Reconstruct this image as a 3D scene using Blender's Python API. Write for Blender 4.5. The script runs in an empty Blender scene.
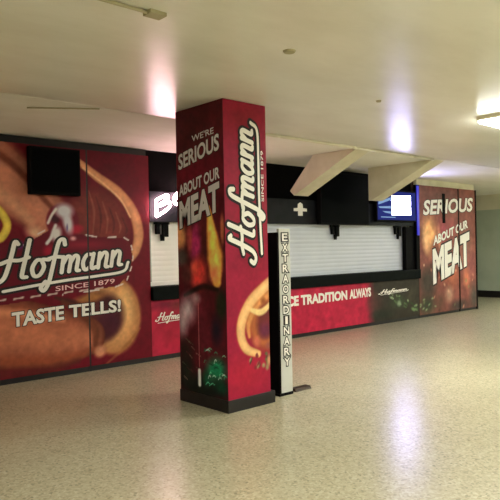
import bpy, bmesh, math, random
import numpy as np
from mathutils import Vector, Matrix

sc = bpy.context.scene
COL = sc.collection
random.seed(4)
rng = np.random.RandomState(7)

# ------------------------------------------------------------------ helpers
def lin(c):
    c = np.asarray(c, dtype=float)
    return np.where(c <= 0.04045, c / 12.92, ((c + 0.055) / 1.055) ** 2.4)

def srgb(r, g, b):
    v = lin(np.array([r, g, b]) / 255.0)
    return (float(v[0]), float(v[1]), float(v[2]), 1.0)

def mat(name, color, rough=0.6, spec=0.5, metal=0.0, emit=None, strength=0.0, noise=None):
    m = bpy.data.materials.new(name); m.use_nodes = True
    nt = m.node_tree; b = nt.nodes['Principled BSDF']
    b.inputs['Base Color'].default_value = color
    b.inputs['Roughness'].default_value = rough
    b.inputs['Specular IOR Level'].default_value = spec
    b.inputs['Metallic'].default_value = metal
    if emit is not None:
        b.inputs['Emission Color'].default_value = emit
        b.inputs['Emission Strength'].default_value = strength
    if noise:                                   # (scale, second colour, low, high): soft procedural mottling
        tc = nt.nodes.new('ShaderNodeTexCoord'); n = nt.nodes.new('ShaderNodeTexNoise')
        n.inputs['Scale'].default_value = noise[0]; n.inputs['Detail'].default_value = 6
        r = nt.nodes.new('ShaderNodeValToRGB')
        r.color_ramp.elements[0].position = noise[2]; r.color_ramp.elements[1].position = noise[3]
        r.color_ramp.elements[0].color = color; r.color_ramp.elements[1].color = noise[1]
        nt.links.new(tc.outputs['Object'], n.inputs['Vector'])
        nt.links.new(n.outputs['Fac'], r.inputs['Fac']); nt.links.new(r.outputs['Color'], b.inputs['Base Color'])
    return m

def print_mat(name, rough=0.45, spec=0.15):
    m = bpy.data.materials.new(name); m.use_nodes = True
    nt = m.node_tree; b = nt.nodes['Principled BSDF']
    a = nt.nodes.new('ShaderNodeVertexColor'); a.layer_name = 'ink'
    nt.links.new(a.outputs['Color'], b.inputs['Base Color'])
    b.inputs['Roughness'].default_value = rough; b.inputs['Specular IOR Level'].default_value = spec
    return m

def floor_mat():
    m = bpy.data.materials.new('terrazzo'); m.use_nodes = True
    nt = m.node_tree; N = nt.nodes; L = nt.links; b = N['Principled BSDF']
    tc = N.new('ShaderNodeTexCoord')
    v = N.new('ShaderNodeTexVoronoi'); v.inputs['Scale'].default_value = 62
    r = N.new('ShaderNodeValToRGB'); cr = r.color_ramp
    cr.elements[0].position = 0.0; cr.elements[0].color = srgb(138, 133, 110)
    cr.elements[1].position = 1.0; cr.elements[1].color = srgb(200, 191, 165)
    e = cr.elements.new(0.3); e.color = srgb(173, 165, 138)
    e = cr.elements.new(0.65); e.color = srgb(184, 176, 149)
    L.new(tc.outputs['Object'], v.inputs['Vector']); L.new(v.outputs['Color'], r.inputs['Fac'])
    n = N.new('ShaderNodeTexNoise'); n.inputs['Scale'].default_value = 1.4; n.inputs['Detail'].default_value = 5
    L.new(tc.outputs['Object'], n.inputs['Vector'])
    r2 = N.new('ShaderNodeValToRGB'); r2.color_ramp.elements[0].position = .3; r2.color_ramp.elements[1].position = .7
    r2.color_ramp.elements[0].color = (0.92, 0.92, 0.91, 1); r2.color_ramp.elements[1].color = (1, 1, 1, 1)
    L.new(n.outputs['Fac'], r2.inputs['Fac'])
    mx = N.new('ShaderNodeMix'); mx.data_type = 'RGBA'; mx.blend_type = 'MULTIPLY'; mx.inputs[0].default_value = 1
    L.new(r.outputs['Color'], mx.inputs[6]); L.new(r2.outputs['Color'], mx.inputs[7])
    L.new(mx.outputs[2], b.inputs['Base Color'])
    b.inputs['Roughness'].default_value = 0.27
    b.inputs['Specular IOR Level'].default_value = 0.55
    n3 = N.new('ShaderNodeTexNoise'); n3.inputs['Scale'].default_value = 30
    L.new(tc.outputs['Object'], n3.inputs['Vector'])
    bp = N.new('ShaderNodeBump'); bp.inputs['Strength'].default_value = 0.06; bp.inputs['Distance'].default_value = 0.01
    L.new(n3.outputs['Fac'], bp.inputs['Height']); L.new(bp.outputs['Normal'], b.inputs['Normal'])
    return m

def ceiling_mat(name, rough, spec, c1, c2):
    m = bpy.data.materials.new(name); m.use_nodes = True
    nt = m.node_tree; N = nt.nodes; L = nt.links; b = N['Principled BSDF']
    tc = N.new('ShaderNodeTexCoord')
    mp = N.new('ShaderNodeMapping'); mp.inputs['Scale'].default_value = (0.55, 1.3, 1)
    L.new(tc.outputs['Object'], mp.inputs['Vector'])
    n = N.new('ShaderNodeTexNoise'); n.inputs['Scale'].default_value = 1.1; n.inputs['Detail'].default_value = 9
    n.inputs['Roughness'].default_value = .62
    L.new(mp.outputs['Vector'], n.inputs['Vector'])
    r = N.new('ShaderNodeValToRGB')
    r.color_ramp.elements[0].position = .32; r.color_ramp.elements[0].color = c2
    r.color_ramp.elements[1].position = .62; r.color_ramp.elements[1].color = c1
    L.new(n.outputs['Fac'], r.inputs['Fac']); L.new(r.outputs['Color'], b.inputs['Base Color'])
    b.inputs['Roughness'].default_value = rough; b.inputs['Specular IOR Level'].default_value = spec
    n3 = N.new('ShaderNodeTexNoise'); n3.inputs['Scale'].default_value = 5; n3.inputs['Detail'].default_value = 4
    L.new(tc.outputs['Object'], n3.inputs['Vector'])
    bp = N.new('ShaderNodeBump'); bp.inputs['Strength'].default_value = 0.12; bp.inputs['Distance'].default_value = 0.02
    L.new(n3.outputs['Fac'], bp.inputs['Height']); L.new(bp.outputs['Normal'], b.inputs['Normal'])
    return m

def add_box(bm, x0, y0, z0, x1, y1, z1, mi=0, bevel=0.0):
    g = bmesh.ops.create_cube(bm, size=1.0)
    vs = g['verts']
    for v in vs:
        v.co = Vector(((x0 + x1) / 2 + v.co.x * (x1 - x0), (y0 + y1) / 2 + v.co.y * (y1 - y0), (z0 + z1) / 2 + v.co.z * (z1 - z0)))
    fs = set(f for v in vs for f in v.link_faces)
    for f in fs: f.material_index = mi
    if bevel > 0:
        es = list(set(e for v in vs for e in v.link_edges))
        bmesh.ops.bevel(bm, geom=es, offset=bevel, segments=2, affect='EDGES', profile=0.6)

def add_tube(bm, pts, r, seg=10, mi=0):
    rings = []
    n = len(pts)
    for i, p in enumerate(pts):
        p = Vector(p)
        d = (Vector(pts[min(i + 1, n - 1)]) - Vector(pts[max(i - 1, 0)])).normalized()
        a = d.orthogonal().normalized(); b = d.cross(a)
        rings.append([bm.verts.new(p + (a * math.cos(t) + b * math.sin(t)) * r) for t in [2 * math.pi * k / seg for k in range(seg)]])
    for i in range(n - 1):
        for k in range(seg):
            f = bm.faces.new((rings[i][k], rings[i][(k + 1) % seg], rings[i + 1][(k + 1) % seg], rings[i + 1][k]))
            f.material_index = mi
    for rg in (rings[0], rings[-1]):
        f = bm.faces.new(rg); f.material_index = mi

def add_prism_x(bm, yz, x0, x1, mi=0):          # a profile in Y,Z pushed along X
    a = [bm.verts.new((x0, y, z)) for y, z in yz]; b = [bm.verts.new((x1, y, z)) for y, z in yz]
    n = len(yz)
    fs = [bm.faces.new(a), bm.faces.new(b[::-1])]
    for i in range(n):
        fs.append(bm.faces.new((a[i], b[i], b[(i + 1) % n], a[(i + 1) % n])))
    for f in fs: f.material_index = mi

def obj(name, bm, mats, parent=None, smooth=False):
    bmesh.ops.recalc_face_normals(bm, faces=bm.faces)
    me = bpy.data.meshes.new(name); bm.to_mesh(me); bm.free()
    if not isinstance(mats, (list, tuple)): mats = [mats]
    for m in mats: me.materials.append(m)
    if smooth:
        for p in me.polygons: p.use_smooth = True
    o = bpy.data.objects.new(name, me); COL.objects.link(o)
    if parent is not None:
        o.parent = parent
        base = parent.matrix_basis.copy()
        if parent.parent is not None: base = parent.parent.matrix_basis @ parent.matrix_parent_inverse @ base
        o.matrix_parent_inverse = base.inverted()
    return o

def tag(o, label, cat, group=None):
    o['label'] = label; o['category'] = cat
    if group: o['group'] = group
    return o

def thing(name, label, cat, loc=(0, 0, 0), group=None):
    o = bpy.data.objects.new(name, None); COL.objects.link(o); o.location = loc
    o.empty_display_size = 0.1
    return tag(o, label, cat, group)

def struct(name, bm, mats):
    o = obj(name, bm, mats); o['kind'] = 'structure'; return o

def box_obj(name, b, mats, parent=None, bevel=0.0):
    bm = bmesh.new(); add_box(bm, *b, bevel=bevel); return obj(name, bm, mats, parent)

def copy_tree(o, parent=None, shift=None):
    c = o.copy(); COL.objects.link(c)
    if parent is not None:
        c.parent = parent; c.matrix_parent_inverse = o.matrix_parent_inverse.copy()
    if shift is not None: c.location = Vector(o.location) + Vector(shift)
    for ch in list(o.children): copy_tree(ch, c)
    return c

# ---- printing: colours of a printed sheet computed on a fine grid of points
class Ink:
    def __init__(s, u0, u1, v0, v1, step):
        s.nu = max(2, int(round((u1 - u0) / step)) + 1); s.nv = max(2, int(round((v1 - v0) / step)) + 1)
        s.us = np.linspace(u0, u1, s.nu); s.vs = np.linspace(v0, v1, s.nv)
        s.U, s.V = np.meshgrid(s.us, s.vs)
        s.c = np.zeros(s.U.shape + (3,))
    def fill(s, rgb): s.c[:] = np.array(rgb) / 255.0
    def mix(s, w, rgb):
        rgb = np.asarray(rgb, dtype=float)
        s.c = s.c * (1 - w[..., None]) + (rgb / 255.0) * w[..., None]
    def ell(s, cx, cy, rx, ry, rot, rgb, soft=0.15, edge=None, a=1.0):
        t = math.radians(rot); dx = s.U - cx; dy = s.V - cy
        x = (dx * math.cos(t) + dy * math.sin(t)) / rx; y = (-dx * math.sin(t) + dy * math.cos(t)) / ry
        d = np.sqrt(x * x + y * y)
        w = np.clip((1 - d) / soft, 0, 1) * a
        col = np.array(rgb, dtype=float)
        if edge is not None:
            k = np.clip(d, 0, 1)[..., None] ** 2.5
            col = col * (1 - k) + np.array(edge, dtype=float) * k
        s.mix(w, col)
    def stroke(s, pts, r, rgb, edge=None, soft=0.03, a=1.0):     # rounded stroke, radius given per point
        best = np.full(s.U.shape, 9.0)
        rs = r if isinstance(r, (list, tuple)) else [r] * len(pts)
        P = smooth_path(pts, 6); R = np.interp(np.linspace(0, 1, len(P)), np.linspace(0, 1, len(rs)), rs)
        for i in range(len(P) - 1):
            (x0, y0), (x1, y1) = P[i], P[i + 1]
            dx, dy = x1 - x0, y1 - y0; l2 = dx * dx + dy * dy + 1e-9
            t = np.clip(((s.U - x0) * dx + (s.V - y0) * dy) / l2, 0, 1)
            rr = R[i] + (R[i + 1] - R[i]) * t
            d = np.hypot(s.U - x0 - dx * t, s.V - y0 - dy * t) / rr
            best = np.minimum(best, d)
        w = np.clip((1 - best) / soft, 0, 1) * a
        col = np.array(rgb, dtype=float)
        if edge is not None:
            k = np.clip(best, 0, 1)[..., None] ** 2
            col = col * (1 - k) + np.array(edge, dtype=float) * k
        s.mix(w, col)
    def poly(s, pts, rgb, a=1.0):
        ins = np.zeros(s.U.shape, bool); n = len(pts)
        for i in range(n):
            (x0, y0), (x1, y1) = pts[i], pts[(i + 1) % n]
            c = ((y0 > s.V) != (y1 > s.V)) & (s.U < (x1 - x0) * (s.V - y0) / ((y1 - y0) or 1e-9) + x0)
            ins ^= c
        s.mix(ins.astype(float) * a, rgb)
    def noise(s, scale, amp):
        n = np.zeros(s.U.shape)
        for k, w in ((1, .6), (2.3, .4)):
            L = rng.rand(64, 64) * 2 - 1
            x = (s.U - s.us[0]) * scale * k; y = (s.V - s.vs[0]) * scale * k
            xi = np.floor(x).astype(int); yi = np.floor(y).astype(int); fx = x - xi; fy = y - yi
            fx = fx * fx * (3 - 2 * fx); fy = fy * fy * (3 - 2 * fy)
            g = lambda i, j: L[i % 64, j % 64]
            n += w * ((g(xi, yi) * (1 - fx) + g(xi + 1, yi) * fx) * (1 - fy) + (g(xi, yi + 1) * (1 - fx) + g(xi + 1, yi + 1) * fx) * fy)
        s.c = np.clip(s.c * (1 + amp * n[..., None]), 0, 1)
    def build(s, name, m, parent, place):
        verts = [place(u, v) for v in s.vs for u in s.us]
        faces = [(j * s.nu + i, j * s.nu + i + 1, (j + 1) * s.nu + i + 1, (j + 1) * s.nu + i) for j in range(s.nv - 1) for i in range(s.nu - 1)]
        me = bpy.data.meshes.new(name); me.from_pydata(verts, [], faces)
        at = me.color_attributes.new('ink', 'FLOAT_COLOR', 'POINT')
        L = lin(np.clip(s.c, 0, 1)).reshape(-1, 3)
        at.data.foreach_set('color', np.concatenate([L, np.ones((len(L), 1))], 1).astype(np.float32).ravel())
        me.materials.append(m)
        o = bpy.data.objects.new(name, me); COL.objects.link(o)
        o.parent = parent
        o.matrix_parent_inverse = parent.matrix_basis.inverted()
        return o

def smooth_path(pts, k):
    if len(pts) < 3: return [tuple(p) for p in pts]
    P = [np.array(p, float) for p in pts]; P = [2 * P[0] - P[1]] + P + [2 * P[-1] - P[-2]]
    out = []
    for i in range(1, len(P) - 2):
        for j in range(k):
            t = j / k; a, b, c, d = P[i - 1], P[i], P[i + 1], P[i + 2]
            out.append(tuple(0.5 * (2 * b + (c - a) * t + (2 * a - 5 * b + 4 * c - d) * t * t + (3 * b - a - 3 * c + d) * t ** 3)))
    out.append(tuple(P[-2])); return out

# ---- lettering
# hand-drawn script word: strokes in units of the x-height
SCRIPT = [
    [(.62, 2.05), (.45, 2.2), (.40, 1.5), (.33, .7), (.22, .12), (-.05, -.12), (-.35, .05), (-.30, .35)],
    [(1.15, 2.25), (1.12, 1.4), (1.07, .6), (1.08, .08), (1.3, .02)],
    [(-.05, .98), (.35, 1.12), (.8, 1.08), (1.25, 1.2)],
    [(1.95, .95), (1.68, .95), (1.52, .5), (1.68, .03), (1.95, .05), (2.1, .5), (1.95, .95), (2.3, .92)],
    [(3.02, 1.75), (2.9, 2.1), (2.68, 2.0), (2.6, 1.3), (2.55, .4), (2.48, -.5), (2.3, -.95), (2.12, -.75), (2.3, -.4)],
    [(2.28, .98), (2.6, 1.05), (2.98, 1.0)],
    [(3.05, 1.0), (3.08, .02)],
    [(3.08, .55), (3.25, .98), (3.45, .85), (3.47, .02)],
    [(3.47, .55), (3.65, .98), (3.85, .85), (3.87, .1), (4.02, .02)],
    [(4.6, .95), (4.32, .95), (4.17, .5), (4.32, .03), (4.55, .12), (4.68, .5)],
    [(4.7, 1.0), (4.68, .3), (4.75, .03), (4.95, .12)],
    [(5.05, 1.0), (5.08, .02)],
    [(5.08, .55), (5.27, .98), (5.48, .85), (5.5, .1), (5.65, .02)],
    [(5.82, 1.0), (5.85, .02)],
    [(5.85, .55), (6.04, .98), (6.25, .85), (6.27, .12), (6.45, .05)],
    [(6.85, .15), (6.62, -.42), (5.2, -.5), (3.6, -.5), (1.9, -.56), (.3, -.66)],
]
def ribbon(bm, pts, w, place, off, mi):
    P = smooth_path(pts, 7); n = len(P); rows = []
    for i in range(n):
        d = np.array(P[min(i + 1, n - 1)]) - np.array(P[max(i - 1, 0)]); d = d / (np.linalg.norm(d) + 1e-9)
        q = np.array([-d[1], d[0]]) * w / 2; p = np.array(P[i])
        rows.append((bm.verts.new(place(*(p + q), off + i * 5e-5)), bm.verts.new(place(*(p - q), off + i * 5e-5))))
    for i in range(n - 1):
        f = bm.faces.new((rows[i][0], rows[i][1], rows[i + 1][1], rows[i + 1][0])); f.material_index = mi
    for e in (0, n - 1):                                   # round ends
        c = np.array(P[e]); vs = [bm.verts.new(place(*(c + w / 2 * np.array([math.cos(t), math.sin(t)])), off + (2.5e-4 if e else -2.5e-4) + e * 5e-5)) for t in np.linspace(0, 2 * math.pi, 11)[:-1]]
        f = bm.faces.new(vs); f.material_index = mi

def script_word(bm, place, wfill=0.26, wline=0.52, slant=0.22, outline=True):
    S = [[(x + slant * y, y) for x, y in st] for st in SCRIPT]
    for k, st in enumerate(S):
        if outline: ribbon(bm, st, wline, place, 0.0008 + k * 1.5e-4, 1)
        ribbon(bm, st, wfill if k < 15 else wfill * .8, place, 0.0080 + k * 1.5e-4, 0)

def text_tris(s, shear=0.0, bold=0.0, spacing=1.0):
    cu = bpy.data.curves.new('letters', 'FONT'); cu.body = s; cu.size = 1.0; cu.shear = shear; cu.offset = bold
    cu.align_x = 'LEFT'; cu.resolution_u = 3; cu.space_character = spacing
    o = bpy.data.objects.new('letters', cu); COL.objects.link(o)
    dg = bpy.context.evaluated_depsgraph_get(); dg.update()
    me = bpy.data.meshes.new_from_object(o.evaluated_get(dg))
    vs = [(v.co.x, v.co.y) for v in me.vertices]; fs = [tuple(p.vertices) for p in me.polygons]
    bpy.data.objects.remove(o); bpy.data.curves.remove(cu); bpy.data.meshes.remove(me)
    return vs, fs

def letters(bm, s, u0, v0, width, height, place, tilt=0.0, shear=0.0, bold=0.015, line=0.0, off=0.0, fill=0, under=1):
    """printed capitals: box (u0,v0) + width x height, rising by tilt (rise over run)"""
    vs, fs = text_tris(s, shear, bold)
    xs = [v[0] for v in vs]; ys = [v[1] for v in vs]
    x0, x1, y0, y1 = min(xs), max(xs), min(ys), max(ys)
    def put(vs, fs, o, mi):
        vv = []
        for x, y in vs:
            u = u0 + (x - x0) / (x1 - x0) * width; v = v0 + (y - y0) / (y1 - y0) * height + tilt * (u - u0)
            vv.append(bm.verts.new(place(u, v, o)))
        for f in fs:
            try: bm.faces.new([vv[i] for i in f]).material_index = mi
            except ValueError: pass
    put(vs, fs, off + 0.0030, fill)
    if line > 0:
        v2, f2 = text_tris(s, shear, bold + line); put(v2, f2, off + 0.0018, under)

def cut(bm, co, no):
    bmesh.ops.bisect_plane(bm, geom=bm.verts[:] + bm.edges[:] + bm.faces[:], plane_co=co, plane_no=no, clear_outer=True)

# ------------------------------------------------------------------ materials
M_floor = floor_mat()
M_ceil = ceiling_mat('glossy_ceiling_paint', 0.28, 0.75, srgb(238, 236, 225), srgb(222, 219, 205))
M_strip = ceiling_mat('flat_ceiling_paint', 0.75, 0.2, srgb(238, 236, 226), srgb(226, 223, 210))
M_cream = mat('cream_wall_paint', srgb(222, 217, 194), .6, .3, noise=(1.2, srgb(208, 202, 176), .4, .7))
M_sage = mat('sage_wall_paint', srgb(186, 196, 178), .45, .4, noise=(1.5, srgb(172, 182, 164), .4, .7))
M_void = mat('unlit_void_black', srgb(10, 10, 9), .9, .05, noise=(3, srgb(7, 7, 7), .4, .6))  # near-black colour standing for the unlit space above and behind the stand
M_black = mat('black_satin', srgb(9, 9, 9), .6, .05, noise=(8, srgb(13, 12, 13), .4, .6))
M_base = mat('black_rubber_base', srgb(20, 17, 18), .45, .4, noise=(6, srgb(28, 24, 24), .4, .6))
M_slate = mat('slate_fascia', srgb(26, 28, 33), .55, .15, noise=(5, srgb(21, 23, 27), .4, .6))
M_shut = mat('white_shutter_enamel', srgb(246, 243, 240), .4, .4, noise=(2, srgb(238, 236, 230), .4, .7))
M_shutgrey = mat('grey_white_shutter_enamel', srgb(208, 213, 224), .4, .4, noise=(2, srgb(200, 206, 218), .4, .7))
M_steel = mat('grey_steel', srgb(150, 150, 148), .35, .5, metal=.6)
M_glass = mat('black_screen_glass', srgb(4, 6, 6), .5, .02, noise=(3, srgb(6, 7, 9), .4, .6))
M_white = mat('white_ink', srgb(240, 236, 228), .4, .35)
M_outline = mat('black_ink', srgb(26, 14, 16), .45, .3)
M_pinkink = mat('pale_pink_ink', srgb(236, 190, 190), .4, .3)
M_grey_ink = mat('silver_ink', srgb(226, 220, 222), .4, .3)
M_print = print_mat('printed_vinyl')
M_board = mat('red_board_edge', srgb(96, 24, 34), .5, .3)
M_brownboard = mat('brown_board_edge', srgb(64, 44, 40), .5, .3)
M_ledge = mat('black_counter_laminate', srgb(7, 12, 10), .6, .06, noise=(9, srgb(13, 17, 16), .4, .6))
M_conc = mat('painted_concrete', srgb(222, 216, 192), .7, .25, noise=(3, srgb(204, 197, 168), .35, .7))
M_pipe = mat('painted_conduit', srgb(226, 220, 198), .45, .4, noise=(4, srgb(212, 205, 180), .4, .7))
M_dirtypipe = mat('dusty_conduit', srgb(178, 170, 136), .6, .3, noise=(4, srgb(160, 152, 118), .4, .7))
M_tube = mat('lamp_diffuser', (1, 1, 1, 1), .5, .2, emit=(.98, 1.0, .90, 1), strength=66.0)
M_lampbody = mat('lamp_housing', srgb(220, 214, 190), .5, .3)
M_neon = mat('neon_letters', (1, .8, .8, 1), .4, .2, emit=(1.0, .58, .64, 1), strength=38.0)
M_tvblue = mat('screen_blue', (0, 0, 0, 1), .4, .02, emit=(.014, .022, .16, 1), strength=1.0)
M_bluespill = mat('blue_spill_glow', (0, 0, 0, 1), .3, .3, emit=(.022, .018, .42, 1), strength=1.2)  # glow standing in for blue screen light falling on the post
M_tvcyan = mat('screen_cyan', (0, 0, 0, 1), .4, .02, emit=(.22, .36, .60, 1), strength=1.0)
M_tvwhite = mat('screen_white', (0, 0, 0, 1), .2, .3, emit=(.56, .53, 1.0, 1), strength=43.0)
M_wood = mat('dark_brown_wood', srgb(60, 40, 20), .6, .3, noise=(20, srgb(44, 28, 14), .4, .6))
M_stand = mat('pale_sign_face', srgb(196, 196, 190), .45, .3, noise=(6, srgb(184, 184, 176), .4, .7))

# ------------------------------------------------------------------ the setting
H = 3.07
bm = bmesh.new(); add_box(bm, -8, -6, -.12, 18, 12.2, 0); struct('floor', bm, M_floor)
bm = bmesh.new()
add_box(bm, -8, -6, H, 18, 5.68, H + .15, 0)
add_box(bm, -8, 5.695, H, 18, 12.2, H + .15, 1); add_box(bm, -8, 5.66, H + .02, 18, 5.72, H + .14, 2)
struct('ceiling', bm, [M_ceil, M_strip, M_void])
bm = bmesh.new(); add_box(bm, .5, 8.02, 0, 11.8, 8.2, H); struct('wall_back', bm, M_void)
bm = bmesh.new(); add_box(bm, -8, 7.62, 0, .5, 8.2, H); struct('wall_back_left', bm, M_cream)
bm = bmesh.new(); add_box(bm, 11.8, 7.70, 0, 14.44, 12.2, H); struct('wall_back_right', bm, M_brownboard)
bm = bmesh.new(); add_box(bm, 14.44, 12.0, 0, 17.8, 12.2, H); struct('wall_far', bm, M_cream)
bm = bmesh.new(); add_box(bm, -8.15, -6, 0, -8, 12.2, H); struct('wall_left', bm, M_cream)
bm = bmesh.new(); add_box(bm, -8, -6.15, 0, 18, -6, H); struct('wall_front', bm, M_cream)
bm = bmesh.new()
add_box(bm, 17.8, -6, 0, 18, 12.2, 2.62, 0); add_box(bm, 17.8, -6, 2.62, 18, 12.2, H, 1)
struct('wall_right', bm, [M_sage, M_cream])
bm = bmesh.new(); add_box(bm, 17.77, -6, 0.001, 17.80, 11.99, .2); struct('baseboard_right', bm, M_base)

# ------------------------------------------------------------------ mural across the two tall panels
W = 7.60
def wall_place(u, v, off=0.0): return (u, W - .0015 - off, v)

def paint_mural(I):
    I.fill((108, 14, 32))
    # soft darker field in the upper right
    I.ell(4.45, 2.75, .7, .5, 0, (84, 15, 30), .9, a=.7)
    # upper bun: broad pink-brown mass with a tan crust sweeping round to the right
    I.stroke([(1.6, 3.3), (2.5, 2.75), (3.1, 2.35), (3.55, 1.95), (3.8, 1.7)], [.5, .52, .42, .3, .2], (190, 122, 98), (136, 70, 56), .25)
    I.stroke([(2.2, 2.65), (2.8, 2.35), (3.2, 2.0)], [.1, .13, .08], (206, 150, 118), soft=.8, a=.7)
    I.stroke([(2.3, 3.1), (2.95, 2.72), (3.45, 2.2), (3.7, 1.95)], [.08, .07, .05, .03], (112, 52, 40), soft=.7, a=.8)
    I.ell(4.15, 2.02, .62, .52, -28, (126, 52, 46), .35, edge=(96, 30, 34))
    for k in range(6):
        x = 4.05 + .1 * k
        I.stroke([(x - .05, 2.42 - .07 * k), (x + .02, 2.15 - .05 * k), (x + .0, 1.85)], [.012, .03, .012], (84, 34, 34) if k % 2 else (150, 84, 70), soft=.9, a=.75)
    I.stroke([(3.86, 2.80), (4.12, 2.62), (4.45, 2.42), (4.68, 2.15), (4.76, 1.85), (4.70, 1.6), (4.55, 1.42)], [.05, .075, .085, .095, .10, .085, .05], (208, 148, 108), (158, 90, 60), .3)
    I.stroke([(3.92, 2.72), (4.2, 2.54), (4.48, 2.32), (4.63, 2.08)], [.015, .02, .022, .02], (236, 190, 144), soft=.8, a=.9)
    # mustard squiggle at far left
    I.stroke([(2.5, 2.35), (2.78, 2.15), (2.90, 1.95), (2.80, 1.78), (2.70, 1.95), (2.80, 2.10)], .06, (222, 196, 84), (176, 136, 40), .3)
    I.ell(2.7, 1.65, .1, .16, 0, (210, 180, 80), .4)
    # pale highlights above the badge
    I.ell(3.25, 1.85, .18, .12, -20, (206, 160, 130), .8)
    I.ell(3.33, 1.72, .15, .08, 10, (216, 130, 116), .7)
    # lower bun end: tan crust, dark filling inside
    I.ell(4.33, .72, .47, .58, 8, (214, 160, 106), .12, edge=(150, 94, 56))
    I.ell(4.53, .86, .16, .34, 8, (228, 182, 122), .9, a=.8)
    I.ell(4.10, .70, .46, .40, 12, (84, 36, 40), .3, edge=(58, 26, 26)); I.ell(4.28, .62, .22, .2, 0, (70, 24, 44), .7)
    I.ell(3.98, .98, .34, .09, 8, (160, 104, 58), .7); I.stroke([(3.5, 1.02), (3.75, .93), (3.95, .80)], [.03, .06, .04], (70, 34, 28), soft=.7, a=.9)
    I.ell(4.2, .55, .22, .2, 0, (78, 28, 40), .6, a=.8)
    # lower sausage filling the left half
    I.stroke([(1.2, .95), (2.2, .72), (2.9, .62), (3.5, .50), (3.95, .46)], [.44, .47, .46, .40, .26], (176, 104, 76), (96, 42, 30), .08)
    I.stroke([(1.4, .55), (2.4, .35), (3.1, .25), (3.7, .22), (4.0, .3)], [.06, .1, .12, .1, .04], (146, 70, 44), soft=.9, a=.7)
    I.stroke([(1.6, .28), (2.6, .16), (3.3, .10), (3.8, .16)], [.1, .12, .1, .06], (92, 38, 32), soft=.9, a=.7)
    I.stroke([(1.6, 1.10), (2.6, .92), (3.2, .82), (3.6, .72)], [.06, .08, .08, .05], (214, 138, 100), soft=.9, a=.8)
    I.stroke([(3.6, .95), (3.85, .8), (4.05, .55), (4.05, .35)], [.05, .08, .09, .05], (104, 52, 34), soft=.6, a=.8)
    I.ell(4.12, .25, .12, .11, 20, (196, 132, 100), .5, edge=(150, 84, 60))
    I.stroke([(4.2, .06), (4.5, .26), (4.75, .5)], [.02, .04, .02], (150, 96, 54), soft=.7, a=.6)
    I.noise(9, .10); I.noise(28, .06); g = I.c.mean(2, keepdims=True); hot = np.clip((g - .26) * 6, 0, 1); I.c = np.clip(I.c * (1 + .10 * hot), 0, 1)
    # badge: dark maroon lozenge with a dashed white edge and a crest on top
    B = [(2.2, .98), (2.2, 1.72), (3.1, 1.70), (3.45, 1.90), (4.1, 1.80), (4.55, 1.78), (4.66, 1.55), (4.60, 1.30), (4.42, 1.12), (3.6, 1.05), (2.9, .98)]
    I.poly(B, (104, 18, 36))
    I.ell(3.9, 1.70, .5, .08, 0, (150, 30, 52), .9, a=.8)
    I.ell(3.42, 1.62, .10, .10, 0, (168, 26, 52), .7)
    I.ell(3.05, 1.70, .07, .07, 0, (90, 40, 110), .7)
    for k in range(13):
        t = k / 12; p = smooth_path(B[2:10], 12); q = p[int(t * (len(p) - 1))]; q2 = p[min(len(p) - 1, int(t * (len(p) - 1)) + 3)]
        I.stroke([q, q2], .012, (228, 214, 208), soft=.5)
    for k in range(9):
        x = 2.3 + k * .22; I.stroke([(x, 1.0 + .012 * k), (x + .12, 1.015 + .012 * k)], .012, (214, 190, 180), soft=.5)
    # crest with a pale figure
    I.ell(3.62, 2.00, .24, .25, 0, (112, 26, 42), .12)
    I.ell(3.80, 1.90, .14, .08, 10, (176, 30, 54), .6)
    I.ell(3.64, 2.14, .17, .13, 0, (216, 212, 218), .6); I.ell(3.50, 2.04, .06, .07, 0, (60, 16, 30), .6)
    I.ell(3.69, 1.99, .09, .20, 12, (214, 210, 218), .6)
    I.ell(3.53, 1.84, .09, .13, -15, (222, 216, 214), .6); I.stroke([(3.40, 1.72), (3.46, 1.80), (3.52, 1.95)], .03, (222, 216, 214), soft=.6)
    I.stroke([(3.42, 1.98), (3.47, 2.08), (3.53, 2.16)], .025, (224, 216, 210), soft=.6)
    I.ell(3.54, 2.02, .05, .05, 0, (60, 16, 30), .6)
    I.ell(3.68, 1.92, .02, .07, 0, (120, 110, 150), .6)
    I.ell(3.76, 1.78, .06, .04, 0, (230, 170, 170), .7)

PA = (1.20, 3.962); PB = (3.985, 4.945); ZT = 2.965
def printed(name, p, fn, mats, lo=None, hi=None):     # one printed line or logo = one part
    bm = bmesh.new(); fn(bm)
    if lo is not None: cut(bm, (hi, 0, 0), (1, 0, 0)); cut(bm, (lo, 0, 0), (-1, 0, 0))
    if len(bm.faces) == 0: bm.free(); return
    obj(name, bm, mats, p)
def mural_letters(p, lo, hi):
    a = math.radians(4.6)
    def place(x, y, o):
        u, v = x * .262, y * .205
        return wall_place(2.78 + u * math.cos(a) - v * math.sin(a), 1.27 + u * math.sin(a) + v * math.cos(a), o)
    ms = [M_white, M_outline, M_pinkink]
    printed('script_logo', p, lambda bm: script_word(bm, place, .22, .46), ms, lo, hi)
    printed('lettering', p, lambda bm: letters(bm, 'SINCE 1879', 3.50, 1.10, .86, .065, wall_place, tilt=.07, bold=.01, fill=2, off=.003), ms, lo, hi)
    printed('lettering', p, lambda bm: letters(bm, 'TASTE', 2.93, .69, .68, .185, wall_place, tilt=.055, bold=.035, line=.04), ms, lo, hi)
    printed('lettering', p, lambda bm: letters(bm, 'TELLS!', 3.68, .74, .77, .17, wall_place, tilt=.03, bold=.035, line=.04), ms, lo, hi)
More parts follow.
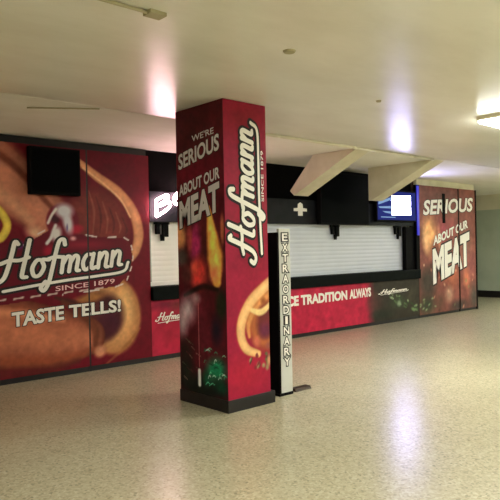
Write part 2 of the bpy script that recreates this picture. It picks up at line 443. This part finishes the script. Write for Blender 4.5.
for (a, b), lab in ((PA, 'wide tall red hot dog print panel with the black screen mounted on it'),
                    (PB, 'narrow tall red print panel with curved bun end beside the left shutter')):
    bm = bmesh.new(); add_box(bm, a, W, .07, b, W + .06, ZT, 0)
    p = obj('graphic_panel', bm, M_board); tag(p, lab, 'wall panel')
    I = Ink(a, b, .07, ZT, .0125); paint_mural(I); I.build('printed_graphic', M_print, p, wall_place)
    mural_letters(p, a, b)
    bm = bmesh.new(); add_box(bm, a, W + .012, 0.0, b, W + .06, .07, 0); obj('kickplate', bm, M_base, p)
bm = bmesh.new(); add_box(bm, .5, W + .002, 0, 1.19, W + .06, ZT); struct('trim_1', bm, M_board)
bm = bmesh.new(); add_box(bm, 1.2, W + .07, 0, 4.95, W + .10, H - .001); add_box(bm, 3.962, W + .004, 0, 3.985, W + .07, ZT); struct('trim_2', bm, M_base)

# ------------------------------------------------------------------ screens on the wall
def flat_screen(name, label, x0, x1, z0, z1, yf, depth, screen_mat, wall_y, zb=9):
    t = thing(name, label, 'screen', ((x0 + x1) / 2, yf + depth, z0))
    box_obj('casing', (x0, yf, z0, x1, yf + depth, z1), M_black, t, bevel=.012)
    s = box_obj('display', (x0 + .035, yf - .004, z0 + .035, x1 - .035, yf + .01, z1 - .035), screen_mat, t)
    xm = (x0 + x1) / 2; zm = min((z0 + z1) / 2, zb)
    bm = bmesh.new(); add_box(bm, xm - .12, yf + depth, zm - .1, xm + .12, wall_y - .001, zm + .1)
    obj('wall_bracket', bm, M_black, t)
    return t, s
flat_screen('wall_screen', 'switched-off black screen mounted on the wide hot dog panel above the script badge', 3.14, 3.82, 2.33, 2.93, 7.47, .09, M_glass, W - .003)

# ------------------------------------------------------------------ concession counter
CX0, CX1 = 4.95, 11.88
ct = thing('concession_counter', 'long low red concession counter with black ledge running behind the pillar under the shutters', 'counter', ((CX0 + CX1) / 2, W, 0))
box_obj('front_panel', (CX0, W, .07, CX1, W + .05, .88), M_board, ct)
box_obj('kickboard', (CX0, W + .015, 0, CX1, W + .05, .07), M_base, ct)
bm = bmesh.new(); add_box(bm, CX0, W - .06, .875, 11.89, 7.695, 1.075, bevel=.012); obj('worktop', bm, M_ledge, ct)
I = Ink(CX0, CX1, .07, .875, .02); I.fill((190, 40, 70))
I.ell(5.2, .8, .35, .12, 0, (96, 24, 50), .9, a=.8); I.ell(5.4, .78, .2, .1, 0, (84, 60, 44), .9, a=.7)
I.ell(6, .5, 1.6, .6, 0, (146, 30, 46), .9, a=.7)
w = np.clip((I.U - 10.0) / .28, 0, 1); I.mix(w, (56, 50, 42))
I.ell(10.25, .45, .35, .3, 0, (96, 60, 56), .9, a=.8)
I.ell(10.55, .2, .5, .13, 0, (40, 46, 36), .8); I.ell(11.1, .42, .45, .2, 0, (62, 74, 52), .9)
I.ell(11.6, .55, .3, .3, 0, (66, 60, 48), .9)
for k in range(26):
    x = 10.7 + 1.1 * rng.rand(); z = .62 - .40 * (x - 10.7) / 1.1 + .18 * (rng.rand() - .5)
    I.stroke([(x, z), (x + .1 * rng.rand(), z - .05 * rng.rand())], .012 + .02 * rng.rand(), [(120, 150, 104), (84, 110, 70), (160, 178, 140), (54, 70, 44)][k % 4], soft=.8)
I.ell(11.12, .38, .10, .085, 0, (150, 172, 136), .7); I.ell(11.65, .22, .12, .05, -20, (120, 150, 100), .7)
I.noise(7, .12); I.noise(16, .08)
I.build('printed_graphic', M_print, ct, wall_place)
ms = [M_white, M_outline]
printed('lettering', ct, lambda bm: letters(bm, 'CE TRADITION', 7.74, .565, 1.66, .185, wall_place, bold=.05, tilt=.008), ms)
printed('lettering', ct, lambda bm: letters(bm, 'ALWAYS', 9.47, .585, .68, .185, wall_place, bold=.05, tilt=.01), ms)
printed('script_logo', ct, lambda bm: script_word(bm, lambda x, y, o: wall_place(5.04 + x * .082, .575 + y * .05 + x * .002, o), .26, .1, outline=False), ms)
printed('script_logo', ct, lambda bm: script_word(bm, lambda x, y, o: wall_place(10.45 + x * .145, .62 + y * .035 + x * .004, o), .3, .1, outline=False), ms)

# ------------------------------------------------------------------ roll-up shutters
def shutter(x0, x1, label, M_shut):
    t = thing('roll_up_shutter', label, 'shutter', ((x0 + x1) / 2, 7.9, 1.076), 'closed serving shutters')
    prof = []; z = 1.14; n = 12; h = (2.05 - 1.14) / n
    front = []
    for k in range(n):                                     # curved slats
        for q in range(5):
            a = q / 5; front.append((7.730 - .004 * math.sin(math.pi * a), z + h * (k + a)))
    front.append((7.730, 2.05))
    bm = bmesh.new(); add_prism_x(bm, front + [(7.75, 2.05), (7.75, 1.14)], x0, x1); obj('curtain', bm, M_shut, t)
    box_obj('bottom_bar', (x0, 7.712, 1.076, x1, 7.755, 1.14), M_shut, t, bevel=.006)
    box_obj('guide_rail', (x0 - .05, 7.715, 1.076, x0 + .02, 7.79, 2.05), M_steel, t)
    box_obj('guide_rail', (x1 - .02, 7.715, 1.076, x1 + .05, 7.79, 2.05), M_steel, t)
    return t
shutter(5.02, 6.60, 'closed white roll-up shutter left of the pillar, under the lit sign', M_shut)
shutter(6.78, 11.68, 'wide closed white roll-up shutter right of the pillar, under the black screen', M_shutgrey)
bm = bmesh.new(); add_box(bm, 6.64, 7.69, 1.0755, 6.725, 7.99, 2.015); struct('trim_3', bm, M_black)
bm = bmesh.new(); add_box(bm, 11.42, W + .0, 1.076, 11.88, W + .09, 2.0); struct('trim_4', bm, M_black)
bm = bmesh.new(); add_box(bm, 4.951, W + .07, 1.076, 4.985, 7.99, 2.02); struct('trim_5', bm, M_black)

# ------------------------------------------------------------------ header over the shutters
hd = thing('header_board', 'slate grey header board with a white tree-like emblem above the shutters', 'header board', (8.4, W, 2.02))
box_obj('board', (4.955, W, 2.02, 11.88, W + .06, 2.46), M_slate, hd)
bm = bmesh.new()
def em(u, v, o=0): return (u, W - .004 - o, v)
def flat(bm, pts, o=0.0, mi=0):
    a = [bm.verts.new(em(u, v, o)) for u, v in pts]; b = [bm.verts.new((u, W + .002, v)) for u, v in pts]
    n = len(pts); bm.faces.new(a).material_index = mi
    for i in range(n): bm.faces.new((a[i], b[i], b[(i + 1) % n], a[(i + 1) % n])).material_index = mi
flat(bm, [(8.07, 2.17), (8.19, 2.17), (8.19, 2.25), (8.30, 2.25), (8.30, 2.30), (8.20, 2.31), (8.19, 2.38), (8.13, 2.41), (8.07, 2.38), (8.06, 2.31), (7.96, 2.30), (7.96, 2.25), (8.07, 2.25)])
obj('emblem', bm, M_white, hd)
bm = bmesh.new(); add_box(bm, 4.955, W + .10, 2.47, 11.79, W + .14, H - .001); struct('trim_8', bm, M_void)  # black sheet painted as the dark open void above the header

# lit script sign
ns = thing('lit_sign', 'glowing pinkish white lettering sign slanting upward on the dark header left of the pillar', 'sign', (5.4, W - .05, 2.1))
bm = bmesh.new()
NS = [[(0, 1.0), (0, 0)], [(0, 1.0), (.45, .95), (.5, .7), (.1, .55), (.55, .45), (.55, .1), (0, 0)],
      [(.8, .4), (1.15, .5), (1.1, .7), (.85, .65), (.8, .3), (.95, .02), (1.25, .15)],
      [(1.4, .4), (1.75, .5), (1.7, .7), (1.45, .65), (1.4, .3), (1.55, .02), (1.85, .15)], [(2.05, .72), (2.05, 0)], [(2.05, .45), (2.25, .7), (2.45, .65)]]
for st in NS:
    P = [(5.03 + x * .40, W - .06, 2.09 + y * .24 + x * .20) for x, y in smooth_path(st, 5)]
    add_tube(bm, P, .021, 8)
obj('glowing_letters', bm, M_neon, ns, smooth=True)
for x, z in ((5.06, 2.2), (5.06, 2.30), (5.45, 2.36)):
    box_obj('standoff', (x - .012, W - .075, z - .012, x + .012, W - .002, z + .012), M_black, ns)

# big dark screen and lit screen
flat_screen('large_wall_screen', 'very large switched-off black screen hanging in front of the header right of the pillar', 8.50, 9.93, 2.02, 2.99, 7.44, .10, M_glass, W - .001, 2.3)
t, s = flat_screen('lit_wall_screen', 'lit screen showing a white rectangle on deep blue at the right end of the header', 10.26, 11.68, 2.10, 2.76, 7.50, .07, M_tvblue, W - .0005)
def card(bm, pts, y0, y1):
    a = [bm.verts.new((u, y0, v)) for u, v in pts]; b = [bm.verts.new((u, y1, v)) for u, v in pts]; n = len(pts)
    bm.faces.new(a)
    for i in range(n): bm.faces.new((a[i], b[i], b[(i + 1) % n], a[(i + 1) % n]))
bm = bmesh.new(); card(bm, [(10.78, 2.24), (11.46, 2.25), (11.46, 2.66), (10.78, 2.63)], 7.493, 7.497); obj('picture', bm, M_tvwhite, s)
bm = bmesh.new()
for pts in ([(10.32, 2.50), (10.76, 2.60), (10.76, 2.55), (10.32, 2.44)], [(10.32, 2.40), (10.76, 2.42), (10.76, 2.37), (10.36, 2.37)], [(10.45, 2.31), (10.76, 2.31), (10.76, 2.26), (10.55, 2.28)], [(10.4, 2.20), (10.9, 2.20), (10.9, 2.18), (10.4, 2.18)]):
    card(bm, pts, 7.493, 7.497)
obj('picture', bm, M_tvcyan, s)

ls = thing('blue_spill_strip', 'added glowing strip standing for blue screen light on the post beside the brown print panels', 'light spill', (11.80, W, 1.0755))  # added glowing strip, imitates screen light on the dark post
box_obj('spill_backing', (11.745, 7.545, 1.0755, 11.865, W - .001, 2.92), M_black, ls)
box_obj('spill_glow', (11.765, 7.53, 1.82, 11.85, 7.55, 2.90), M_bluespill, ls, bevel=.006)
# black fittings hanging over the top of the shutters
def fitting(x, label):
    t = thing('hanging_bracket', label, 'bracket', (x, 7.70, 2.02), 'black brackets over the shutters')
    box_obj('plate', (x - .12, 7.665, 1.985, x + .14, 7.70, 2.018), M_black, t)
    box_obj('prong', (x - .10, 7.655, 1.84, x - .03, 7.70, 2.0), M_black, t, bevel=.01)
    box_obj('prong', (x + .02, 7.655, 1.80, x + .12, 7.70, 2.0), M_black, t, bevel=.01)
    bm = bmesh.new(); add_prism_x(bm, [(7.66, 1.84), (7.70, 1.84), (7.69, 1.74), (7.67, 1.74)], x - .01, x + .05); obj('hook', bm, M_black, t)
fitting(5.20, 'small black bracket hanging over the shutter left of the pillar')
fitting(9.16, 'small black bracket hanging over the wide shutter below the large dark screen')
fitting(11.22, 'small black bracket hanging over the wide shutter below the lit blue screen')

# ------------------------------------------------------------------ right-hand printed panels
def paint_right(I):
    I.fill((112, 60, 52))
    I.ell(12.9, 2.75, 1.3, .35, 0, (96, 56, 54), .9)
    I.ell(12.35, 1.85, .42, .62, 8, (214, 150, 92), .7, edge=(150, 88, 52)); I.ell(12.2, 1.7, .18, .4, 5, (228, 176, 120), .9, a=.8)
    I.ell(12.95, 1.95, .28, .42, 0, (150, 62, 70), .8); I.ell(12.75, 1.75, .10, .4, 5, (190, 120, 90), .8)
    I.ell(13.3, 2.0, .3, .3, 0, (140, 64, 66), .9); I.ell(12.55, 1.5, .2, .3, 0, (104, 54, 40), .9)
    I.ell(13.95, 1.55, .45, .7, 0, (122, 78, 66), .8); I.ell(14.2, 1.1, .3, .5, 0, (126, 66, 64), .8)
    I.ell(13.3, .85, .45, .35, 0, (146, 76, 54), .8); I.ell(13.95, .8, .2, .32, 0, (168, 92, 66), .7); I.ell(13.15, .45, .25, .25, 0, (150, 112, 92), .8)
    I.ell(12.25, .75, .5, .5, 0, (52, 44, 38), .7); I.ell(12.2, .25, .5, .3, 0, (44, 52, 36), .8); I.ell(12.75, .3, .35, .3, 0, (84, 54, 44), .8)
    I.ell(14.3, .3, .3, .5, 0, (70, 62, 54), .8); I.ell(13.6, .15, .6, .2, 0, (54, 46, 42), .8)
    for k in range(26):
        x = 11.95 + 2.4 * rng.rand(); z = .1 + 1.2 * rng.rand()
        I.ell(x, z, .03 + .05 * rng.rand(), .02 + .05 * rng.rand(), 90 * rng.rand(), [(170, 110, 84), (70, 40, 34), (196, 150, 120), (90, 100, 60)][k % 4], .8, a=.8)
    for k in range(8):
        x = 11.92 + .7 * rng.rand(); z = .15 + .25 * rng.rand()
        I.ell(x, z, .07, .03, 60 * rng.rand() - 30, (120, 146, 100), .8, a=.8)
    I.noise(5, .16); I.noise(14, .10); g = I.c.mean(2, keepdims=True); I.c = np.clip((g + (I.c - g) * .85) * 1.28, 0, 1)
def right_letters(p, a, b):
    ms = [M_white, M_outline]
    printed('lettering', p, lambda bm: letters(bm, 'SERIOUS', 12.10, 2.26, 2.22, .34, wall_place, tilt=.065, shear=.15, bold=.035, line=.03), ms, a, b)
    printed('lettering', p, lambda bm: letters(bm, 'ABOUT OUR', 12.50, 1.58, 1.56, .21, wall_place, tilt=.27, bold=.04, line=.03, off=.0002), ms, a, b)
    printed('lettering', p, lambda bm: letters(bm, 'MEAT', 12.46, .70, 1.66, .80, wall_place, tilt=.25, bold=.055, line=.035, off=.0004), ms, a, b)
for (a, b), lab in (((11.9, 13.60), 'wider brown food-print wall panel with white lettering beside the lit blue screen'),
                    ((13.66, 14.42), 'narrow brown food-print wall panel at the far right end of the stand')):
    bm = bmesh.new(); add_box(bm, a, W, .06, b, W + .06, 2.93); p = obj('graphic_panel', bm, M_brownboard); tag(p, lab, 'wall panel')
    I = Ink(a, b, .06, 2.93, .02); paint_right(I); I.build('printed_graphic', M_print, p, wall_place)
    right_letters(p, a, b)
    box_obj('kickplate', (a, W + .012, 0, b, W + .06, .06), M_base, p)
    if a < 12: box_obj('black_strip', (12.90, W - .012, 2.10, 13.02, W - .0055, 2.78), M_black, p)
bm = bmesh.new(); add_box(bm, 13.6, W + .01, 0, 13.66, W + .07, 2.93); add_box(bm, 14.42, W - .01, 0, 14.48, W + .12, 2.93); struct('trim_6', bm, M_black)
bm = bmesh.new(); add_box(bm, 11.9, W + .02, 2.93, 14.44, W + .10, H - .001); struct('trim_7', bm, M_conc)

# ------------------------------------------------------------------ pillar
X0, X1, Y0, Y1 = 3.87, 4.44, 4.62, 5.40
pl = thing('pillar', 'square floor-to-ceiling pillar wrapped in red hot dog prints, standing in the middle of the floor', 'pillar', ((X0 + X1) / 2, (Y0 + Y1) / 2, 0))
box_obj('core', (X0, Y0, .12, X1, Y1, H - .003), M_board, pl)
box_obj('base', (X0 - .010, Y0 - .010, 0, X1 + .06, Y1 + .010, .125), M_base, pl, bevel=.008)
# face towards the counter's left: Y runs away to the left
def left_place(u, v, off=0.0): return (X0 - .0015 - off, Y1 + Y0 - u, v)       # u grows towards the near corner
L = lambda y: Y1 + Y0 - y
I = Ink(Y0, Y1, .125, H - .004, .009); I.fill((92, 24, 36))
I.ell(L(5.1), 2.9, .5, .35, 0, (76, 22, 28), .9)
I.ell(L(5.05), 2.35, .5, .3, 0, (112, 24, 42), .9)
def e(y, z, ry, rz, rot, rgb, soft=.6, edge=None, a=1.0): I.ell(L(y), z, ry, rz, rot, rgb, soft, edge, a)
e(5.0, 1.55, .55, .5, 0, (88, 34, 36), .5)
e(5.36, 1.74, .14, .18, 0, (196, 134, 88)); e(5.33, 1.52, .12, .12, 0, (84, 70, 66)); e(5.1, 1.66, .13, .28, -6, (146, 40, 84))
e(5.2, 1.72, .07, .2, 0, (150, 60, 60)); e(5.05, 1.36, .19, .22, -15, (186, 56, 52)); e(5.26, 1.34, .12, .13, 0, (90, 44, 44)); e(5.12, 1.42, .08, .1, 0, (210, 84, 66), .9)
I.stroke([(L(4.87), 2.02), (L(4.83), 1.78), (L(4.78), 1.52), (L(4.76), 1.28)], [.03, .09, .15, .08], (232, 172, 84), (196, 112, 50), .4)
e(4.82, 1.66, .05, .13, 0, (196, 190, 84), .9); e(4.80, 1.36, .11, .12, 0, (232, 130, 84), .8); e(4.66, 1.8, .04, .2, 0, (150, 84, 60))
I.stroke([(L(5.3), 1.12), (L(5.0), 1.22), (L(4.75), 1.2)], [.03, .045, .03], (36, 20, 18), soft=.7)
e(4.70, 1.05, .12, .22, 0, (34, 40, 26)); e(4.78, .8, .12, .2, 0, (26, 28, 46), .9)
e(5.0, .8, .16, .5, 0, (104, 32, 46), .8); e(5.25, .98, .20, .24, -20, (164, 148, 156), .9); e(5.34, .82, .12, .24, 0, (182, 168, 176), .9, a=.8); e(5.1, 1.1, .10, .08, 0, (150, 120, 124), .9)
e(5.3, .55, .2, .2, 0, (44, 30, 28), .8); e(5.05, .2, .6, .16, 0, (18, 26, 22), .6); e(5.3, .35, .2, .2, 0, (28, 36, 30), .8)
e(4.80, .40, .22, .17, 15, (26, 124, 84), .7); e(4.72, .24, .16, .1, 0, (16, 66, 46), .8); e(4.95, .3, .1, .12, 0, (20, 90, 62), .8)
for k in range(30):
    y = 4.66 + .34 * rng.rand(); z = .2 + .4 * rng.rand(); dz = .04 * (rng.rand() - .3); q = .03 + .07 * rng.rand()
    I.stroke([(L(y), z), (L(y - q / 2), z + dz + .012), (L(y - q), z + dz)], [.004, .006 + .007 * rng.rand(), .004], [(110, 210, 160), (40, 150, 106), (12, 60, 44), (206, 232, 216), (20, 100, 70)][k % 5], soft=.9, a=.85)
for k in range(12):
    y = 5.12 + .26 * rng.rand(); z = .25 + .45 * rng.rand(); q = .04 + .06 * rng.rand()
    I.stroke([(L(y), z), (L(y - q), z - .03)], [.007, .004], [(160, 130, 116), (96, 110, 84), (120, 50, 56)][k % 3], soft=.9, a=.7)
I.stroke([(L(5.07), .36), (L(5.07), .22)], .03, (236, 236, 228), soft=.5)
I.stroke([(L(5.07), 1.05), (L(5.07), .4)], .008, (170, 90, 94), soft=.8)
I.noise(8, .16); I.noise(22, .12); I.c = np.clip(I.c * (1 + .3 * np.clip((I.c.mean(2, keepdims=True) - .2) * 6, 0, 1)), 0, 1)
I.build('printed_graphic', M_print, pl, left_place)
ms = [M_white, M_outline, M_pinkink, M_grey_ink]
printed('lettering', pl, lambda bm: letters(bm, "WE'RE", L(5.12), 2.71, .36, .065, left_place, tilt=.10, bold=.01, fill=3), ms)
printed('lettering', pl, lambda bm: letters(bm, 'SERIOUS', L(5.36), 2.44, .68, .165, left_place, tilt=.20, bold=.03, line=.03, fill=3), ms)
printed('lettering', pl, lambda bm: letters(bm, 'ABOUT OUR', L(5.36), 2.16, .68, .12, left_place, tilt=.20, bold=.03, line=.03, fill=3), ms)
printed('lettering', pl, lambda bm: letters(bm, 'MEAT', L(5.36), 1.82, .67, .29, left_place, tilt=.24, bold=.045, line=.03, fill=3), ms)
# face towards the camera's right
def right_place(u, v, off=0.0): return (u, Y0 - .0015 - off, v)
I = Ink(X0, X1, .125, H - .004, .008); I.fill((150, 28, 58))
I.ell(4.15, 2.9, .5, .3, 0, (132, 24, 36), .9, a=.8); I.ell(4.3, 2.0, .4, .9, 0, (150, 28, 44), .9, a=.6); I.ell(4.1, .35, .5, .3, 0, (186, 34, 58), .9, a=.7)
I.ell(4.44, .90, .34, .40, -12, (186, 108, 64), .25, edge=(150, 74, 44))
I.stroke([(4.60, 1.34), (4.40, 1.21), (4.20, 1.07), (4.075, .90), (4.05, .74), (4.12, .60), (4.28, .53)], [.06, .075, .08, .075, .065, .06, .045], (240, 192, 132), (200, 126, 72), .3)
I.stroke([(4.62, 1.22), (4.42, 1.11), (4.24, .98), (4.15, .84), (4.16, .72)], [.04, .05, .05, .045, .03], (214, 142, 84), (176, 98, 54), .6)
I.ell(4.40, .86, .17, .22, -10, (112, 44, 46), .45, edge=(84, 32, 30)); I.ell(4.38, .76, .12, .11, 0, (104, 40, 66), .7)
I.stroke([(4.20, .98), (4.30, .95), (4.38, .97), (4.46, 1.03)], [.03, .045, .045, .03], (238, 204, 140), soft=.5)
I.ell(4.36, 1.06, .05, .05, 0, (150, 84, 46), .7); I.ell(4.26, .66, .07, .08, 20, (206, 108, 84), .7); I.ell(4.42, .60, .06, .05, 0, (150, 84, 70), .7)
for k in range(16):
    x = 4.12 + .30 * rng.rand(); z = .38 + .15 * rng.rand()
    I.ell(x, z, .02 + .03 * rng.rand(), .015 + .02 * rng.rand(), 90 * rng.rand(), [(96, 104, 64), (60, 60, 40), (150, 140, 96), (120, 40, 46)][k % 4], .7)
I.ell(4.43, .45, .04, .08, 0, (214, 150, 110), .7)
I.noise(10, .08); I.noise(30, .06)
I.build('printed_graphic', M_print, pl, right_place)
printed('script_logo', pl, lambda bm: script_word(bm, lambda x, y, o: right_place(4.245 - y * .150, 1.52 + x * .196, o), .25, .52), ms)
printed('lettering', pl, lambda bm: letters(bm, 'SINCE 1879', 2.08, 0, .52, .035, lambda u, v, o: right_place(4.395 - v, u, o), bold=.01), ms)

# ------------------------------------------------------------------ lettered stand beside the pillar
st = thing('sign_stand', 'slim tall black stand with a pale strip of stacked letters, right of the pillar', 'sign stand', (4.76, 4.86, 0))
box_obj('side_board', (4.700, 4.745, .03, 4.725, 5.03, 1.77), M_black, st)
box_obj('face_strip', (4.725, 4.74, .03, 4.895, 4.775, 1.81), M_stand, st, bevel=.004)
bm = bmesh.new(); add_box(bm, 4.69, 4.735, 0, 4.90, 5.04, .03, bevel=.006); obj('foot_plate', bm, M_black, st)
bm = bmesh.new()
fp = lambda u, v, o=0.0: (u, 4.7395 - o, v)
word = 'EXTRAORDINARY'
for k, ch in enumerate(word):
    letters(bm, ch, 4.77 if ch != 'I' else 4.795, 1.675 - k * .113, .085 if ch != 'I' else .04, .085, fp, bold=.02, line=.10)
obj('lettering', bm, [M_white, M_outline], st)
bm = bmesh.new(); add_prism_x(bm, [(4.76, 0), (4.85, 0), (4.85, .035), (4.78, .03)], 4.97, 5.22)
tag(obj('wooden_wedge', bm, M_wood), 'small dark brown wedge lying on the floor beside the lettered stand', 'wedge')

# ------------------------------------------------------------------ ceiling fittings
for x, prof, lab in ((7.40, [(5.74, H - .001), (7.05, 2.46), (7.14, 2.54), (6.62, H - .001)], 'sloped concrete beam hanging from the ceiling left of the large dark screen'), (9.50, [(5.74, H - .001), (7.05, 2.46), (7.12, 2.46), (7.12, H - .001)], 'sloped concrete beam hanging from the ceiling right of the large dark screen')):
    bm = bmesh.new(); add_prism_x(bm, prof, x, x + .34)
    tag(obj('concrete_beam', bm, M_conc), lab, 'beam')
bm = bmesh.new(); add_tube(bm, [(4.62, 5.685, H - .021), (9.4, 5.685, H - .021)], .02, 10)
for x in (5.6, 7.2, 8.8): add_tube(bm, [(x, 5.685, H - .021), (x + .12, 5.685, H - .021)], .0208, 10)
tag(obj('ceiling_conduit', bm, M_pipe, smooth=True), 'long cream painted conduit running under the ceiling edge right of the pillar', 'conduit')
cd = thing('ceiling_conduit', 'short dusty ceiling conduit ending in a small box above the wide printed panel', 'conduit', (1.3, 3.21, H))
bm = bmesh.new(); add_tube(bm, [(-1.5, 3.21, H - .013), (2.1, 3.21, H - .013)], .012, 8); obj('pipe', bm, M_dirtypipe, cd, smooth=True)
box_obj('junction_box', (2.1, 3.165, H - .026, 2.22, 3.255, H - .0005), M_dirtypipe, cd, bevel=.006)
def cap(x, y, r, label):  # flat round caps put in for small dark spots on the ceiling
    bm = bmesh.new(); bmesh.ops.create_cone(bm, cap_ends=True, segments=20, radius1=r, radius2=r * .8, depth=.014, matrix=Matrix.Translation((x, y, H - .0075)) @ Matrix.Rotation(math.pi, 4, 'X'))
    tag(obj('ceiling_cap', bm, M_dirtypipe), label, 'ceiling cap', 'round ceiling caps')
cap(3.35, 3.21, .05, 'small dusty round disc on the ceiling, nearest one right above the pillar')
cap(5.2, 3.75, .028, 'tiny dusty round disc on the ceiling near the bluish reflection')
bm = bmesh.new(); add_tube(bm, [(2.55, 6.1, H - .009), (3.15, 5.72, H - .009)], .008, 8)
tag(obj('ceiling_conduit', bm, M_dirtypipe, smooth=True), 'short thin diagonal conduit on the ceiling above the narrow bun panel', 'conduit')
def lamp(x, y, label):
    t = thing('ceiling_light', label, 'ceiling light', (x, y, H), 'ceiling lights')
    box_obj('housing', (x, y - .6, H - .05, x + 1.2, y, H - .0005), M_lampbody, t)
    box_obj('diffuser', (x + .015, y - .585, H - .075, x + 1.185, y - .015, H - .049), M_tube, t)
    return t
l0 = lamp(6.76, 3.52, 'glowing ceiling light at the upper right edge of the photo')
for i, (dx, dy) in enumerate(((7.0, 0), (9.3, .6), (-6.7, -2.5), (-4.2, -4.2), (0, -4.2), (4.5, -4.2))):
    c = copy_tree(l0, None, (dx, dy, 0)); c['label'] = 'unseen ceiling light placed outside the frame for its brightness'

# ------------------------------------------------------------------ world, camera, colour
w = bpy.data.worlds.new('world'); sc.world = w; w.use_nodes = True
w.node_tree.nodes['Background'].inputs['Color'].default_value = (.9, .92, 1, 1)
w.node_tree.nodes['Background'].inputs['Strength'].default_value = .02
cam = bpy.data.cameras.new('camera'); co = bpy.data.objects.new('camera', cam); COL.objects.link(co); sc.camera = co
cam.sensor_width = 36; cam.lens = 36 * 620 / 500; cam.clip_start = .05
xr = Vector((.74033, -.67194, -.0200)); up = Vector((.01626, -.01184, .9998)); bk = Vector((-.67204, -.74051, .00216))
m = Matrix.Identity(4)
for i in range(3): m[i][0], m[i][1], m[i][2] = xr[i], up[i], bk[i]
m[2][3] = 1.6
co.matrix_world = m
vs = sc.view_settings; vs.view_transform = 'Standard'; vs.look = 'None'; vs.gamma = 1; vs.use_curve_mapping = False
vs.exposure = 0.03
